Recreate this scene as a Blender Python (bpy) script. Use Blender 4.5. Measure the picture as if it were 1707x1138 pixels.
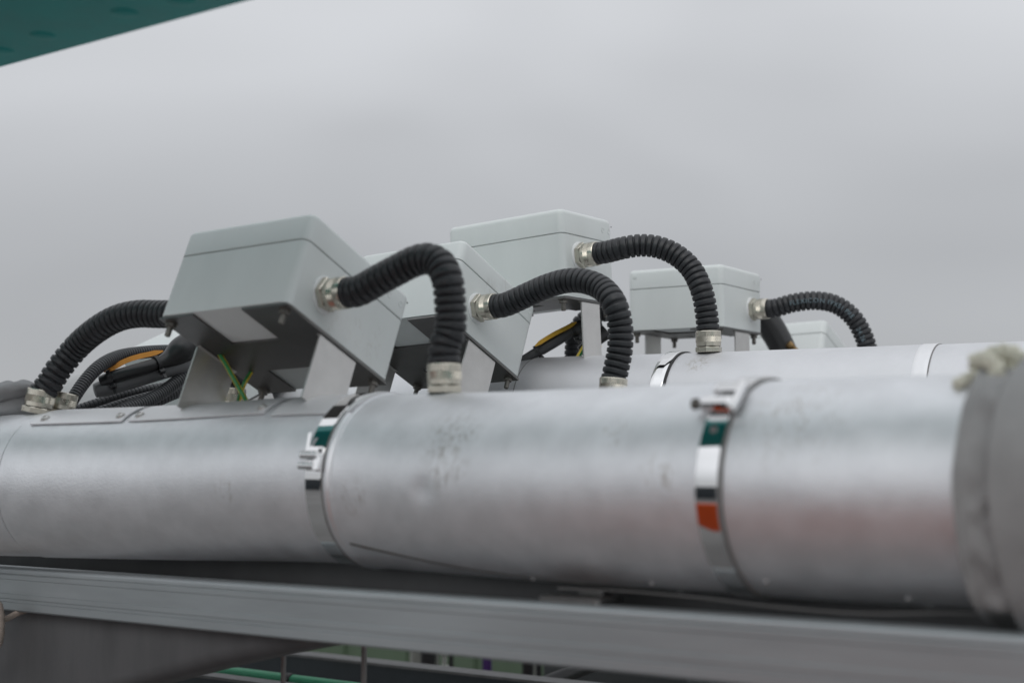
import bpy, bmesh, math, random
from mathutils import Vector, Matrix, noise as mnoise
rnd = random.Random(7)
for o in list(bpy.data.objects):
    bpy.data.objects.remove(o)
C = bpy.context.scene.collection
S = bpy.context.scene
R_ = math.radians
CZ = 1.5                                   # eye height above the deck

# ------------------------------------------------------------------ camera, sky, sun, exposure
cam = bpy.data.cameras.new('camera')
co = bpy.data.objects.new('camera', cam)
C.objects.link(co)
FPX, PITCH = 2400.0, R_(5.57)
cam.sensor_width = 36.0
cam.lens = 36.0 * FPX / 1707.0
cam.clip_start, cam.clip_end = 0.05, 2000
co.location = (0, 0, CZ)
co.rotation_euler = (R_(90) + PITCH, 0, 0)
cam.dof.use_dof = True
cam.dof.focus_distance = 2.42
cam.dof.aperture_fstop = 2.9
cam.dof.aperture_blades = 9
S.camera = co

SUN_EL, SUN_AZ = R_(38), R_(188)            # azimuth measured clockwise from the view direction
SUN_DIR = (math.sin(SUN_AZ) * math.cos(SUN_EL), math.cos(SUN_AZ) * math.cos(SUN_EL), math.sin(SUN_EL))
SUN_ROT = SUN_AZ
W = bpy.data.worlds.new('World')
S.world = W
W.use_nodes = True
nt = W.node_tree
nt.nodes.clear()
def N(t, **k):
    n = nt.nodes.new(t)
    for a, b in k.items():
        setattr(n, a, b)
    return n
out = N('ShaderNodeOutputWorld')
sky = N('ShaderNodeTexSky', sky_type='NISHITA', sun_disc=False, sun_elevation=SUN_EL, sun_rotation=SUN_ROT)
bg1 = N('ShaderNodeBackground'); bg1.inputs[1].default_value = 0.05
nt.links.new(sky.outputs[0], bg1.inputs[0])
tc = N('ShaderNodeTexCoord')
sep = N('ShaderNodeSeparateXYZ'); nt.links.new(tc.outputs['Generated'], sep.inputs[0])
ramp = N('ShaderNodeValToRGB')
el = ramp.color_ramp.elements
stops = [(0.0, .44), (0.05, .44), (0.10, .45), (0.16, .50), (0.23, .575), (0.31, .67), (0.5, .70), (1.0, .74)]
while len(el) < len(stops):
    el.new(0.5)
for e, (p, v) in zip(el, stops):
    e.position = p
    b = v
    e.color = (b * .972, b * .995, b * 1.035, 1)
nt.links.new(sep.outputs[2], ramp.inputs[0])
mp = N('ShaderNodeMapping'); mp.inputs['Scale'].default_value = (1, 1, 2.3); mp.inputs['Location'].default_value = (2.6213, -2.0286, 4.5709)
nt.links.new(tc.outputs['Generated'], mp.inputs[0])
nz = N('ShaderNodeTexNoise'); nz.inputs['Scale'].default_value = 2.6; nz.inputs['Detail'].default_value = 2.2; nz.inputs['Roughness'].default_value = .48; nz.inputs['Distortion'].default_value = .3
nt.links.new(mp.outputs[0], nz.inputs['Vector'])
mr = N('ShaderNodeMapRange'); mr.inputs[1].default_value = .3; mr.inputs[2].default_value = .7; mr.inputs[3].default_value = .90; mr.inputs[4].default_value = 1.11
nt.links.new(nz.outputs[0], mr.inputs[0])
# the overcast is brighter on the sun's side, as the mirrored sky in the clamps shows
dt = N('ShaderNodeVectorMath', operation='DOT_PRODUCT'); dt.inputs[1].default_value = SUN_DIR
nt.links.new(tc.outputs['Generated'], dt.inputs[0])
gl = N('ShaderNodeMapRange', interpolation_type='SMOOTHSTEP'); gl.inputs[1].default_value = -.5; gl.inputs[2].default_value = 1; gl.inputs[3].default_value = 1; gl.inputs[4].default_value = 1.72
nt.links.new(dt.outputs['Value'], gl.inputs[0])
m2 = N('ShaderNodeMath', operation='MULTIPLY'); nt.links.new(mr.outputs[0], m2.inputs[0]); nt.links.new(gl.outputs[0], m2.inputs[1])
mul = N('ShaderNodeVectorMath', operation='SCALE')
nt.links.new(ramp.outputs[0], mul.inputs[0]); nt.links.new(m2.outputs[0], mul.inputs['Scale'])
bg2 = N('ShaderNodeBackground'); bg2.inputs[1].default_value = 1.0
nt.links.new(mul.outputs[0], bg2.inputs[0])
mx = N('ShaderNodeMixShader'); mx.inputs[0].default_value = .94
nt.links.new(bg1.outputs[0], mx.inputs[1]); nt.links.new(bg2.outputs[0], mx.inputs[2])
nt.links.new(mx.outputs[0], out.inputs[0])

sl = bpy.data.lights.new('sun', 'SUN'); sl.energy = 0.55; sl.angle = R_(40); sl.color = (1, .97, .93)
so = bpy.data.objects.new('sun', sl); C.objects.link(so)
so.rotation_euler = Vector(SUN_DIR).to_track_quat('Z', 'Y').to_euler()
S.view_settings.view_transform = 'Standard'
S.view_settings.look = 'None'
S.view_settings.exposure = 0.04
S.view_settings.gamma = 1.0
S.view_settings.use_curve_mapping = False
S.cycles.max_bounces = 8

# ------------------------------------------------------------------ pixel of the photograph at forward distance d -> world point
def ray(px, py):
    u = (px - 853.5) / FPX
    v = (569 - py) / FPX
    return Vector((u, math.cos(PITCH) - v * math.sin(PITCH), math.sin(PITCH) + v * math.cos(PITCH)))
def G(px, py, d):
    r = ray(px, py)
    r = r / r.y * d
    return Vector((r.x, r.y, r.z + CZ))

# ------------------------------------------------------------------ materials
def mat(name, base, rough=.5, metal=0., var=.06, vscale=6., bump=0., bscale=200., rvar=.0, spec=.5, stretch=None, dark=None, coat=0.):
    m = bpy.data.materials.new(name); m.use_nodes = True
    t = m.node_tree; b = t.nodes['Principled BSDF']
    b.inputs['Roughness'].default_value = rough
    b.inputs['Metallic'].default_value = metal
    b.inputs['Specular IOR Level'].default_value = spec
    b.inputs['Coat Weight'].default_value = coat
    tc = t.nodes.new('ShaderNodeTexCoord'); vec = tc.outputs['Object']
    if stretch:
        mp = t.nodes.new('ShaderNodeMapping'); mp.inputs['Scale'].default_value = stretch
        t.links.new(vec, mp.inputs[0]); vec = mp.outputs[0]
    nz = t.nodes.new('ShaderNodeTexNoise'); nz.inputs['Scale'].default_value = vscale; nz.inputs['Detail'].default_value = 6; nz.inputs['Roughness'].default_value = .6
    t.links.new(vec, nz.inputs['Vector'])
    r = t.nodes.new('ShaderNodeValToRGB')
    r.color_ramp.elements[0].position = .3; r.color_ramp.elements[1].position = .7
    lo = dark if dark else tuple(c * (1 - var) for c in base)
    hi = tuple(min(1, c * (1 + var)) for c in base)
    r.color_ramp.elements[0].color = (*lo, 1); r.color_ramp.elements[1].color = (*hi, 1)
    t.links.new(nz.outputs[0], r.inputs[0]); t.links.new(r.outputs[0], b.inputs['Base Color'])
    if rvar:
        q = t.nodes.new('ShaderNodeMapRange'); q.inputs[3].default_value = rough - rvar; q.inputs[4].default_value = rough + rvar
        t.links.new(nz.outputs[0], q.inputs[0]); t.links.new(q.outputs[0], b.inputs['Roughness'])
    if bump:
        n2 = t.nodes.new('ShaderNodeTexNoise'); n2.inputs['Scale'].default_value = bscale; n2.inputs['Detail'].default_value = 3
        t.links.new(tc.outputs['Object'], n2.inputs['Vector'])
        bp = t.nodes.new('ShaderNodeBump'); bp.inputs['Strength'].default_value = bump; bp.inputs['Distance'].default_value = .002
        t.links.new(n2.outputs[0], bp.inputs['Height']); t.links.new(bp.outputs[0], b.inputs['Normal'])
    m['bsdf'] = 1
    return m

def add_stain(m, spots, color, nscale=55., lo=.52, hi=.66, amount=.55):
    """scuffs and dirt with a shape of their own: soft balls in the place times a noise"""
    t = m.node_tree; b = t.nodes['Principled BSDF']
    geo = t.nodes.new('ShaderNodeNewGeometry')
    total = None
    for (p, rx) in spots:
        d = t.nodes.new('ShaderNodeVectorMath'); d.operation = 'DISTANCE'; d.inputs[1].default_value = p
        t.links.new(geo.outputs['Position'], d.inputs[0])
        q = t.nodes.new('ShaderNodeMapRange'); q.interpolation_type = 'SMOOTHSTEP'
        q.inputs[1].default_value = rx; q.inputs[2].default_value = rx * .3; q.inputs[3].default_value = 0; q.inputs[4].default_value = 1
        t.links.new(d.outputs['Value'], q.inputs[0])
        if total is None:
            total = q.outputs[0]
        else:
            a = t.nodes.new('ShaderNodeMath'); a.operation = 'MAXIMUM'
            t.links.new(total, a.inputs[0]); t.links.new(q.outputs[0], a.inputs[1]); total = a.outputs[0]
    nz = t.nodes.new('ShaderNodeTexNoise'); nz.inputs['Scale'].default_value = nscale; nz.inputs['Detail'].default_value = 8; nz.inputs['Roughness'].default_value = .7; nz.inputs['Distortion'].default_value = 1.2
    mpp = t.nodes.new('ShaderNodeMapping'); mpp.inputs['Scale'].default_value = (1.3, 1.3, .55); t.links.new(geo.outputs['Position'], mpp.inputs[0]); t.links.new(mpp.outputs[0], nz.inputs['Vector'])
    q = t.nodes.new('ShaderNodeMapRange'); q.inputs[1].default_value = lo; q.inputs[2].default_value = hi
    t.links.new(nz.outputs[0], q.inputs[0])
    f = t.nodes.new('ShaderNodeMath'); f.operation = 'MULTIPLY'; t.links.new(total, f.inputs[0]); t.links.new(q.outputs[0], f.inputs[1])
    f2 = t.nodes.new('ShaderNodeMath'); f2.operation = 'MULTIPLY'; f2.inputs[1].default_value = amount; t.links.new(f.outputs[0], f2.inputs[0])
    old = b.inputs['Base Color'].links[0].from_socket
    mix = t.nodes.new('ShaderNodeMix'); mix.data_type = 'RGBA'
    t.links.new(f2.outputs[0], mix.inputs[0]); t.links.new(old, mix.inputs[6]); mix.inputs[7].default_value = (*color, 1)
    t.links.new(mix.outputs[2], b.inputs['Base Color'])

M_pipe = mat('aluminium_cladding', (.735, .745, .762), .50, .92, .075, 24, .24, 380, .07)
M_pipe2 = mat('aluminium_cladding_rear', (.64, .645, .66), .58, .8, .045, 15, .22, 380, .06)
M_plate = mat('aluminium_plate', (.74, .74, .75), .52, .65, .05, 12, .15, 380, .06)
M_box = mat('grey_painted_aluminium', (.570, .598, .588), .40, 0., .035, 14, .02, 300, .05, stretch=(1, 1, .35))
M_lid = mat('grey_painted_lid', (.570, .598, .588), .40, 0., .035, 14, .02, 300, .05, stretch=(1, 1, .35))
M_boxdark = mat('box_base_paint', (.46, .48, .475), .45, 0., .03, 9)
M_stain = mat('brushed_stainless', (.60, .59, .575), .45, .85, .07, 30, .06, 260, .08)
M_hose = mat('black_polyamide', (.019, .020, .0225), .44, 0., .4, 34, .05, 300, .10, spec=.45)
M_thin = mat('grey_black_conduit', (.050, .051, .055), .42, 0., .2, 25, .03, 200, .08)
M_cable = mat('black_cable_sheath', (.036, .037, .039), .40, 0., .2, 25, .03, 200, .08)
M_boot = mat('black_heat_shrink', (.012, .0125, .013), .36, 0., .2, 18, .05, 60, .05)
M_rod = mat('grey_black_sheath', (.10, .102, .105), .40, 0., .2, 12, .03, 200, .08)
M_tie = mat('cable_tie_nylon', (.010, .010, .011), .4)
M_nickel = mat('nickel_plated_brass', (.56, .53, .455), .28, 1., .08, 60, .05, 250, .06)
M_washer = mat('white_seal', (.72, .73, .73), .5)
M_chrome = mat('polished_stainless', (.72, .72, .72), .045, 1., .03, 14, .0, 200, .03)
M_under = mat('stainless_shade_darkened', (.17, .167, .163), .45, 1., .1, 30, .06, 260, .08)  # stainless darkened: the shade under the boxes is put into the colour
M_dgrey = mat('dull_dark_grey', (.16, .155, .15), .5)  # dark grey for edge strips, joint rings, wire and rods
M_bolt = mat('zinc_bolt', (.17, .16, .145), .5, .8, .2, 80)
M_dark = mat('dark_gap', (.02, .02, .02), .6)
M_orange = mat('orange_tag', (.62, .26, .035), .55, 0., .12, 40)
M_yellow = mat('yellow_tag', (.72, .42, .05), .5, 0., .08, 40)
M_wg = mat('green_insulation', (.03, .20, .06), .4)
M_wy = mat('yellow_insulation', (.66, .50, .05), .4)
M_rail = mat('galvanised_rail', (.35, .375, .385), .46, .75, .10, 3.5, .06, 220, .06, stretch=(1, 1, 9))
M_flange = mat('dark_channel_back', (.10, .10, .10), .55, .3, .12, 14)
M_gusset = mat('weathered_steel_plate', (.074, .074, .076), .72, .1, .25, 7, .22, 60, stretch=(1.6, 1.6, .35))
M_canvas = mat('grey_canvas', (.30, .297, .295), .85, 0., .09, 18, .4, 260, spec=.25)
M_canvas2 = mat('pale_canvas', (.42, .42, .42), .85, 0., .06, 14, .3, 260, spec=.25)
M_canvasl = mat('mid_grey_canvas', (.27, .27, .275), .85, 0., .06, 14, .3, 260, spec=.25)
M_strap = mat('beige_strap', (.36, .31, .27), .9, 0., .12, 60, .5, 300, spec=.2)
M_rope = mat('white_rope', (.64, .62, .52), .85, 0., .16, 40, .3, 300, spec=.2)
M_teal = mat('teal_paint', (.010, .29, .272), .5, 0., .14, 9, .05, 90, .08, spec=.3)
M_orangeb = mat('orange_plastic', (.84, .10, .012), .45, 0., .06, 8)
M_deck = mat('deck_concrete', (.17, .167, .163), .8, 0., .2, 1.2, .2, 30)
M_beam = mat('dark_blue_steel', (.020, .027, .033), .5, .0, .2, 9)
M_edge = mat('pale_steel_edge', (.13, .13, .13), .5, .4, .2, 30)  # paler grey for the top edges of the beams
M_tube = mat('green_tube', (.015, .30, .14), .38, 0., .12, 8)
M_wall = mat('dark_green_sheet', (.055, .085, .05), .6, 0., .14, 2)
M_purple = mat('purple_post', (.05, .015, .12), .5)
M_black = mat('black_post', (.012, .012, .013), .5)
M_pale = mat('pale_post', (.32, .33, .30), .5, .2)
M_print = mat('grey_print', (.14, .19, .215), .6)
M_water = mat('water', (.30, .30, .30), .08, 0., .02, spec=.5)
M_brass = mat('brass_end', (.24, .16, .075), .4, 1., .2, 60)

# ------------------------------------------------------------------ object helpers
MAT = {}
def thing(name, label, cat, M=None, group=None):
    o = bpy.data.objects.new(name, None); C.objects.link(o)
    o.empty_display_size = .05
    M = M or Matrix()
    o.matrix_world = M
    MAT[o.name] = M.copy()
    o['label'] = label; o['category'] = cat
    o['kind'] = 'thing'
    if group: o['group'] = group
    return o
def at(p):
    return Matrix.Translation(p)

class MB:
    """collects shapes in world space; build() links them as ONE mesh object"""
    def __init__(s, space=None):
        s.v = []; s.f = []; s.space = space
    def add(s, vs, fs, M=None):
        k = len(s.v)
        for p in vs:
            p = Vector(p)
            s.v.append(M @ p if M else p)
        s.f += [[i + k for i in q] for q in fs]
        return s
    def build(s, name, m, parent=None, smooth=True, angle=35, label=None):
        me = bpy.data.meshes.new(name)
        vs = s.v
        if parent is not None:
            P = MAT[parent.name]
            if s.space is not None and s.space == P:
                pass
            else:
                if s.space is not None: vs = [s.space @ p for p in vs]
                I = P.inverted(); vs = [I @ p for p in vs]
        me.from_pydata([tuple(p) for p in vs], [], s.f)
        me.materials.append(m)
        me.validate(); me.update()
        bm = bmesh.new(); bm.from_mesh(me); bmesh.ops.recalc_face_normals(bm, faces=bm.faces); bm.to_mesh(me); bm.free()
        if smooth:
            me.polygons.foreach_set('use_smooth', [True] * len(me.polygons))
            if angle < 180: me.set_sharp_from_angle(angle=R_(angle))
        o = bpy.data.objects.new(name, me); C.objects.link(o)
        if parent is not None:
            o.parent = parent; MAT[o.name] = MAT[parent.name]
        if label: o['label'] = label
        return o
    # shapes
    def box(s, c, d, M=None):
        x, y, z = (q / 2 for q in d)
        vs = [(c[0] + i * x, c[1] + j * y, c[2] + k * z) for i in (-1, 1) for j in (-1, 1) for k in (-1, 1)]
        return s.add(vs, [(0, 1, 3, 2), (4, 6, 7, 5), (0, 4, 5, 1), (2, 3, 7, 6), (0, 2, 6, 4), (1, 5, 7, 3)], M)
    def rprism(s, w, d, r, layers, M=None, seg=5, cap0=True, cap1=True):
        """rounded rectangle w x d lofted through layers of (z, inset)"""
        n = 4 * (seg + 1); vs = []; fs = []
        for z, ins in layers:
            rr = max(r - ins, .0004)
            for q, (sx, sy) in enumerate(((1, 1), (-1, 1), (-1, -1), (1, -1))):
                cx, cy = sx * (w / 2 - r), sy * (d / 2 - r)
                for k in range(seg + 1):
                    a = math.pi / 2 * (q + k / seg)
                    vs.append((cx + rr * math.cos(a), cy + rr * math.sin(a), z))
        for l in range(len(layers) - 1):
            for k in range(n):
                a, b = l * n + k, l * n + (k + 1) % n
                fs.append((a, b, b + n, a + n))
        if cap0: fs.append(tuple(range(n))[::-1])
        if cap1: fs.append(tuple(range((len(layers) - 1) * n, len(layers) * n)))
        return s.add(vs, fs, M)
    def lathe(s, prof, n, M=None, caps=True, jit=None):
        """profile of (r, z) turned about local z"""
        vs = []; fs = []
        for j, (r, z) in enumerate(prof):
            for i in range(n):
                rr = r + (jit(i, j) if jit else 0)
                a = 2 * math.pi * i / n
                vs.append((rr * math.cos(a), rr * math.sin(a), z))
        for j in range(len(prof) - 1):
            for i in range(n):
                a, b = j * n + i, j * n + (i + 1) % n
                fs.append((a, b, b + n, a + n))
        if caps:
            fs.append(tuple(range(n))[::-1]); fs.append(tuple(range((len(prof) - 1) * n, len(prof) * n)))
        return s.add(vs, fs, M)
    def sweep(s, path, slist, rfun, n=20, caps=True, M=None):
        """tube along path; rfun(s, angle) -> radius"""
        vs = []; fs = []
        for q in slist:
            p, t, u, w = path.frame(q)
            for i in range(n):
                a = 2 * math.pi * i / n
                r = rfun(q, a)
                vs.append(p + (u * math.cos(a) + w * math.sin(a)) * r)
        L = len(slist)
        for j in range(L - 1):
            for i in range(n):
                a, b = j * n + i, j * n + (i + 1) % n
                fs.append((a, b, b + n, a + n))
        if caps:
            fs.append(tuple(range(n))[::-1]); fs.append(tuple(range((L - 1) * n, L * n)))
        return s.add(vs, fs, M)
    def extrude(s, poly, p0, ax_u, ax_v, ax_e, length):
        """closed polygon of (u, v) pushed along ax_e"""
        n = len(poly); vs = []
        for l in (0, length):
            for (u, v) in poly:
                vs.append(p0 + ax_u * u + ax_v * v + ax_e * l)
        fs = [(i, (i + 1) % n, (i + 1) % n + n, i + n) for i in range(n)]
        fs.append(tuple(range(n))[::-1]); fs.append(tuple(range(n, 2 * n)))
        return s.add(vs, fs)

class Path:
    """smooth curve through points, measured by arc length, frames carried along without twist"""
    def __init__(s, pts, step=.004, up=None):
        P = [Vector(p) for p in pts]
        P = [P[0] * 2 - P[1]] + P + [P[-1] * 2 - P[-2]]
        d = []
        for i in range(1, len(P) - 2):
            a, b, c, e = P[i - 1:i + 3]
            t0 = 0; t1 = t0 + max((b - a).length, 1e-5) ** .5; t2 = t1 + max((c - b).length, 1e-5) ** .5; t3 = t2 + max((e - c).length, 1e-5) ** .5
            k = max(4, int((c - b).length / step))
            for j in range(k):
                t = t1 + (t2 - t1) * j / k
                A1 = a * ((t1 - t) / (t1 - t0)) + b * ((t - t0) / (t1 - t0))
                A2 = b * ((t2 - t) / (t2 - t1)) + c * ((t - t1) / (t2 - t1))
                A3 = c * ((t3 - t) / (t3 - t2)) + e * ((t - t2) / (t3 - t2))
                B1 = A1 * ((t2 - t) / (t2 - t0)) + A2 * ((t - t0) / (t2 - t0))
                B2 = A2 * ((t3 - t) / (t3 - t1)) + A3 * ((t - t1) / (t3 - t1))
                d.append(B1 * ((t2 - t) / (t2 - t1)) + B2 * ((t - t1) / (t2 - t1)))
        d.append(P[-2])
        s.p = d
        s.s = [0]
        for a, b in zip(d, d[1:]):
            s.s.append(s.s[-1] + (b - a).length)
        s.len = s.s[-1]
        T = []
        for i in range(len(d)):
            T.append((d[min(i + 1, len(d) - 1)] - d[max(i - 1, 0)]).normalized())
        s.t = T
        u = up if up else (Vector((0, 0, 1)) if abs(T[0].z) < .9 else Vector((0, -1, 0)))
        U = []
        for t in T:
            u = (u - t * u.dot(t)).normalized(); U.append(u)
        s.u = U
    def frame(s, q):
        import bisect
        q0 = min(max(q, 0), s.len)
        i = min(max(bisect.bisect_right(s.s, q0) - 1, 0), len(s.p) - 2)
        f = (q0 - s.s[i]) / max(s.s[i + 1] - s.s[i], 1e-9)
        t = s.t[i].lerp(s.t[i + 1], f).normalized()
        p = s.p[i].lerp(s.p[i + 1], f) + t * (q - q0)
        u = s.u[i].lerp(s.u[i + 1], f); u = (u - t * u.dot(t)).normalized()
        return p, t, u, t.cross(u)
    def near(s, px):
        """arc length where the path crosses column px of the photograph"""
        best = min(range(len(s.p)), key=lambda i: abs(853.5 + FPX * s.p[i].x / ((s.p[i].y) * math.cos(PITCH) + (s.p[i].z - CZ) * math.sin(PITCH)) - px))
        return s.s[best]
def lin(a, b, n):
    return [a + (b - a) * i / (n - 1) for i in range(n)]
def frameM(p, zdir, xhint=Vector((0, 0, 1))):
    z = zdir.normalized()
    x = xhint - z * xhint.dot(z)
    if x.length < 1e-3: x = Vector((1, 0, 0)) - z * z.x
    x.normalize(); y = z.cross(x)
    m = Matrix((x, y, z)).transposed().to_4x4(); m.translation = p
    return m

# ------------------------------------------------------------------ ground
g = MB(); g.add([(-600, -600, 0), (600, -600, 0), (600, 900, 0), (-600, 900, 0)], [(0, 1, 2, 3)])
go = g.build('ground', M_deck, smooth=False); go['kind'] = 'structure'

# ------------------------------------------------------------------ front pipe
RL, RR = .1075, .110
def pt(px, cy, w, r):
    return G(px, cy, 2 * r * FPX / w)
ctl = [(-330, 812, 212, RL), (-120, 810, 224, RL), (60, 807.5, 237.5, RL), (300, 805, 252, RL), (560, 799, 272.5, RL),
       (700, 802.5, 291, RR), (850, 807, 308, RR), (1000, 809.5, 325, RR), (1200, 811.5, 346, RR), (1400, 814.5, 366, RR), (1600, 816.5, 384, RR), (1780, 818.5, 402, RR), (2000, 820.5, 424, RR), (2400, 824.5, 464, RR), (2900, 829.5, 514, RR)]
PA = Path([pt(*c) for c in ctl], step=.006)
sA = PA.near
front = thing('insulated_pipe', 'thick silver metal clad pipe lying across the foreground on the grey rail', 'pipe', at(PA.frame(sA(560))[0]))
# dent in the right part
dentp = None
def ring_dir(path, s, elev):
    """direction on the ring at arc length s, elev measured up from the side that faces the camera"""
    p, t, u, w = path.frame(s)
    up = (Vector((0, 0, 1)) - t * t.z).normalized()
    side = t.cross(up).normalized()
    if side.y > 0: side = -side
    return side * math.cos(elev) + up * math.sin(elev)
def surf(path, s, elev, r):
    return path.frame(s)[0] + ring_dir(path, s, elev) * r
def tube_mb(path, s0, s1, r, ds=.008, n=96, dents=(), caps=False, wall=.0015):
    m = MB()
    k = max(2, int((s1 - s0) / ds))
    sl = lin(s0, s1, k)
    def rf(q, a):
        return r
    m.sweep(path, sl, rf, n, caps=False)
    for i, v in enumerate(m.v):
        q = sl[i // n]
        c = path.frame(q)[0]
        d = (v - c).normalized()
        off = .00035 * mnoise.noise(v * 9.0) + .00018 * mnoise.noise(v * 31.0)
        for (dp, rad, dep) in dents:
            e = (v - dp).length
            if e < rad * 2.2: off -= dep * math.exp(-(e / rad) ** 2 * 2)
        m.v[i] = v + d * off
    # inner skin ends so that the sheet has an edge
    for q, rev in ((s0, True), (s1, False)):
        p, t, u, w = path.frame(q)
        base = len(m.v)
        for rr in (r, r - wall * 4):
            for i in range(n):
                a = 2 * math.pi * i / n
                m.v.append(p + (u * math.cos(a) + w * math.sin(a)) * rr)
        for i in range(n):
            m.f.append([base + i, base + (i + 1) % n, base + n + (i + 1) % n, base + n + i])
    return m
s_lip, s_c1, s_c2 = sA(638), sA(616), sA(1271)
s_seam = sA(88)
dents = []
def surf_px(px_c, elev, r=RR):
    return surf(PA, sA(px_c), elev, r)
dents = [(surf_px(815, R_(-3)), .020, .0034), (surf_px(1010, R_(18)), .05, .0008), (surf_px(1430, R_(10)), .06, .0007), (surf_px(760, R_(30)), .035, .0007)]
tube_mb(PA, .0, s_seam - .0025, RL - .0012).build('pipe_section', M_pipe, front, angle=60)
tube_mb(PA, s_seam, s_lip + .02, RL, dents=[(surf(PA, sA(330), R_(20), RL), .05, .0007)]).build('pipe_section', M_pipe, front, angle=60)
tube_mb(PA, s_lip + .006, PA.len, RR, dents=dents).build('pipe_section', M_pipe, front, angle=60)
# rolled bead at the start of the wider section
b = MB()
sl = [s_lip + q for q in (-.002, -.001, .002, .005, .0085, .0095, .013, .0145)]
prof = [RL, RR + .001, RR + .0022, RR + .0022, RR + .001, RR + .0002, RR + .0012, RR - .0005]
b.sweep(PA, sl, lambda q, a: prof[min(range(8), key=lambda i: abs(sl[i] - q))], 96, caps=False)
b.build('rolled_bead', M_pipe, front, angle=50)
# helical lap seam under the right section
def strip_mb(path, sfun, efun, half, r0, r1, k=60):
    m = MB(); rows = []
    for i in range(k):
        f = i / (k - 1)
        s_, e_ = sfun(f), efun(f)
        p, t, u, w = path.frame(s_)
        ed = half / r1
        rows.append([surf(path, s_, e_ + ed, r0), surf(path, s_, e_ + ed, r1), surf(path, s_, e_ - ed, r1), surf(path, s_, e_ - ed, r0)])
    for row in rows: m.v += row
    for i in range(k - 1):
        for j in range(3):
            a = i * 4 + j
            m.f.append([a, a + 1, a + 5, a + 4])
    return m
strip_mb(PA, lambda f: s_lip + .02 + f * (sA(1060) - s_lip), lambda f: R_(-44 - 42 * f), .0022, RR - .001, RR + .00035).build('lap_seam', M_bolt, front)
# cover plates on the back of the crown
def cover_plate(c0, c1, r, e0=51, rnd_end=False):
    m = MB(); s0, s1 = sA(c0), sA(c1)
    k, q = 26, 26
    for lay in (r, r - .0022):
        for i in range(k):
            f = i / (k - 1)
            for j in range(q):
                g_ = j / (q - 1)
                e = R_(e0 + (150 - e0) * g_)
                ss = s0 + (s1 - s0) * f
                if rnd_end and f > .8 and g_ < .12:
                    ss -= (.012 * (1 - g_ / .12) ** 2) * (f - .8) / .2
                m.v.append(surf(PA, ss, e, lay))
    def idx(l, i, j): return l * k * q + i * q + j
    for l in (0, 1):
        for i in range(k - 1):
            for j in range(q - 1):
                m.f.append([idx(l, i, j), idx(l, i + 1, j), idx(l, i + 1, j + 1), idx(l, i, j + 1)])
    for i in range(k - 1):
        for j in (0, q - 1):
            m.f.append([idx(0, i, j), idx(0, i + 1, j), idx(1, i + 1, j), idx(1, i, j)])
    for j in range(q - 1):
        for i in (0, k - 1):
            m.f.append([idx(0, i, j), idx(0, i, j + 1), idx(1, i, j + 1), idx(1, i, j)])
    o = m.build('cover_plate', M_plate, front, angle=30)
    return o, s0, s1
def screw_on(parent, s_, elev, r, size=.006):
    d = ring_dir(PA, s_, elev); p = PA.frame(s_)[0] + d * (r - .0005)
    m = MB(); M_ = frameM(p, d)
    m.lathe([(size * 1.25, 0), (size * 1.25, .001), (size, .0012), (size * .95, .003), (size * .6, .0042), (size * .45, .0042), (size * .40, .002)], 14, M_)
    m.build('rivet', M_stain, parent)
for c0, c1, rr, sc in ((104, 255, RL + .0032, (118, 243)), (265, 500, RL + .0032, (277, 488)), (516, 603, RL + .0032, ()), (634, 649, RR + .0034, ())):
    o, a, bb = cover_plate(c0, c1, rr, 52 if c0 < 500 else 49, c0 > 600)
    for c in sc: screw_on(o, sA(c), R_(59), rr)
# water drops hanging under the pipe
for px, e in ((880, -72), (1085, -66), (1110, -80), (1290, -55), (1500, -66), (1515, -79)):
    s_ = sA(px + 40); d = ring_dir(PA, s_, R_(e))
    m = MB(); m.lathe([(.0032, -.0006), (.0030, .0008), (.0022, .0020), (.001, .0027), (.0003, .0029)], 12, frameM(PA.frame(s_)[0] + d * RR, d))
    m.build('water_drop', M_water, front)
add_stain(M_pipe, [(tuple(surf_px(842, R_(28))), .06), (tuple(surf_px(850, R_(12))), .045)], (.22, .19, .15), 95, .48, .66, .52)
add_stain(M_pipe, [(tuple(surf_px(690, R_(-10))), .035), (tuple(surf_px(1110, R_(30))), .03), (tuple(surf_px(1190, R_(8))), .03), (tuple(surf_px(1380, R_(40))), .08), (tuple(surf_px(470, R_(-6))), .03)], (.30, .26, .21), 85, .53, .66, .6)

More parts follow.
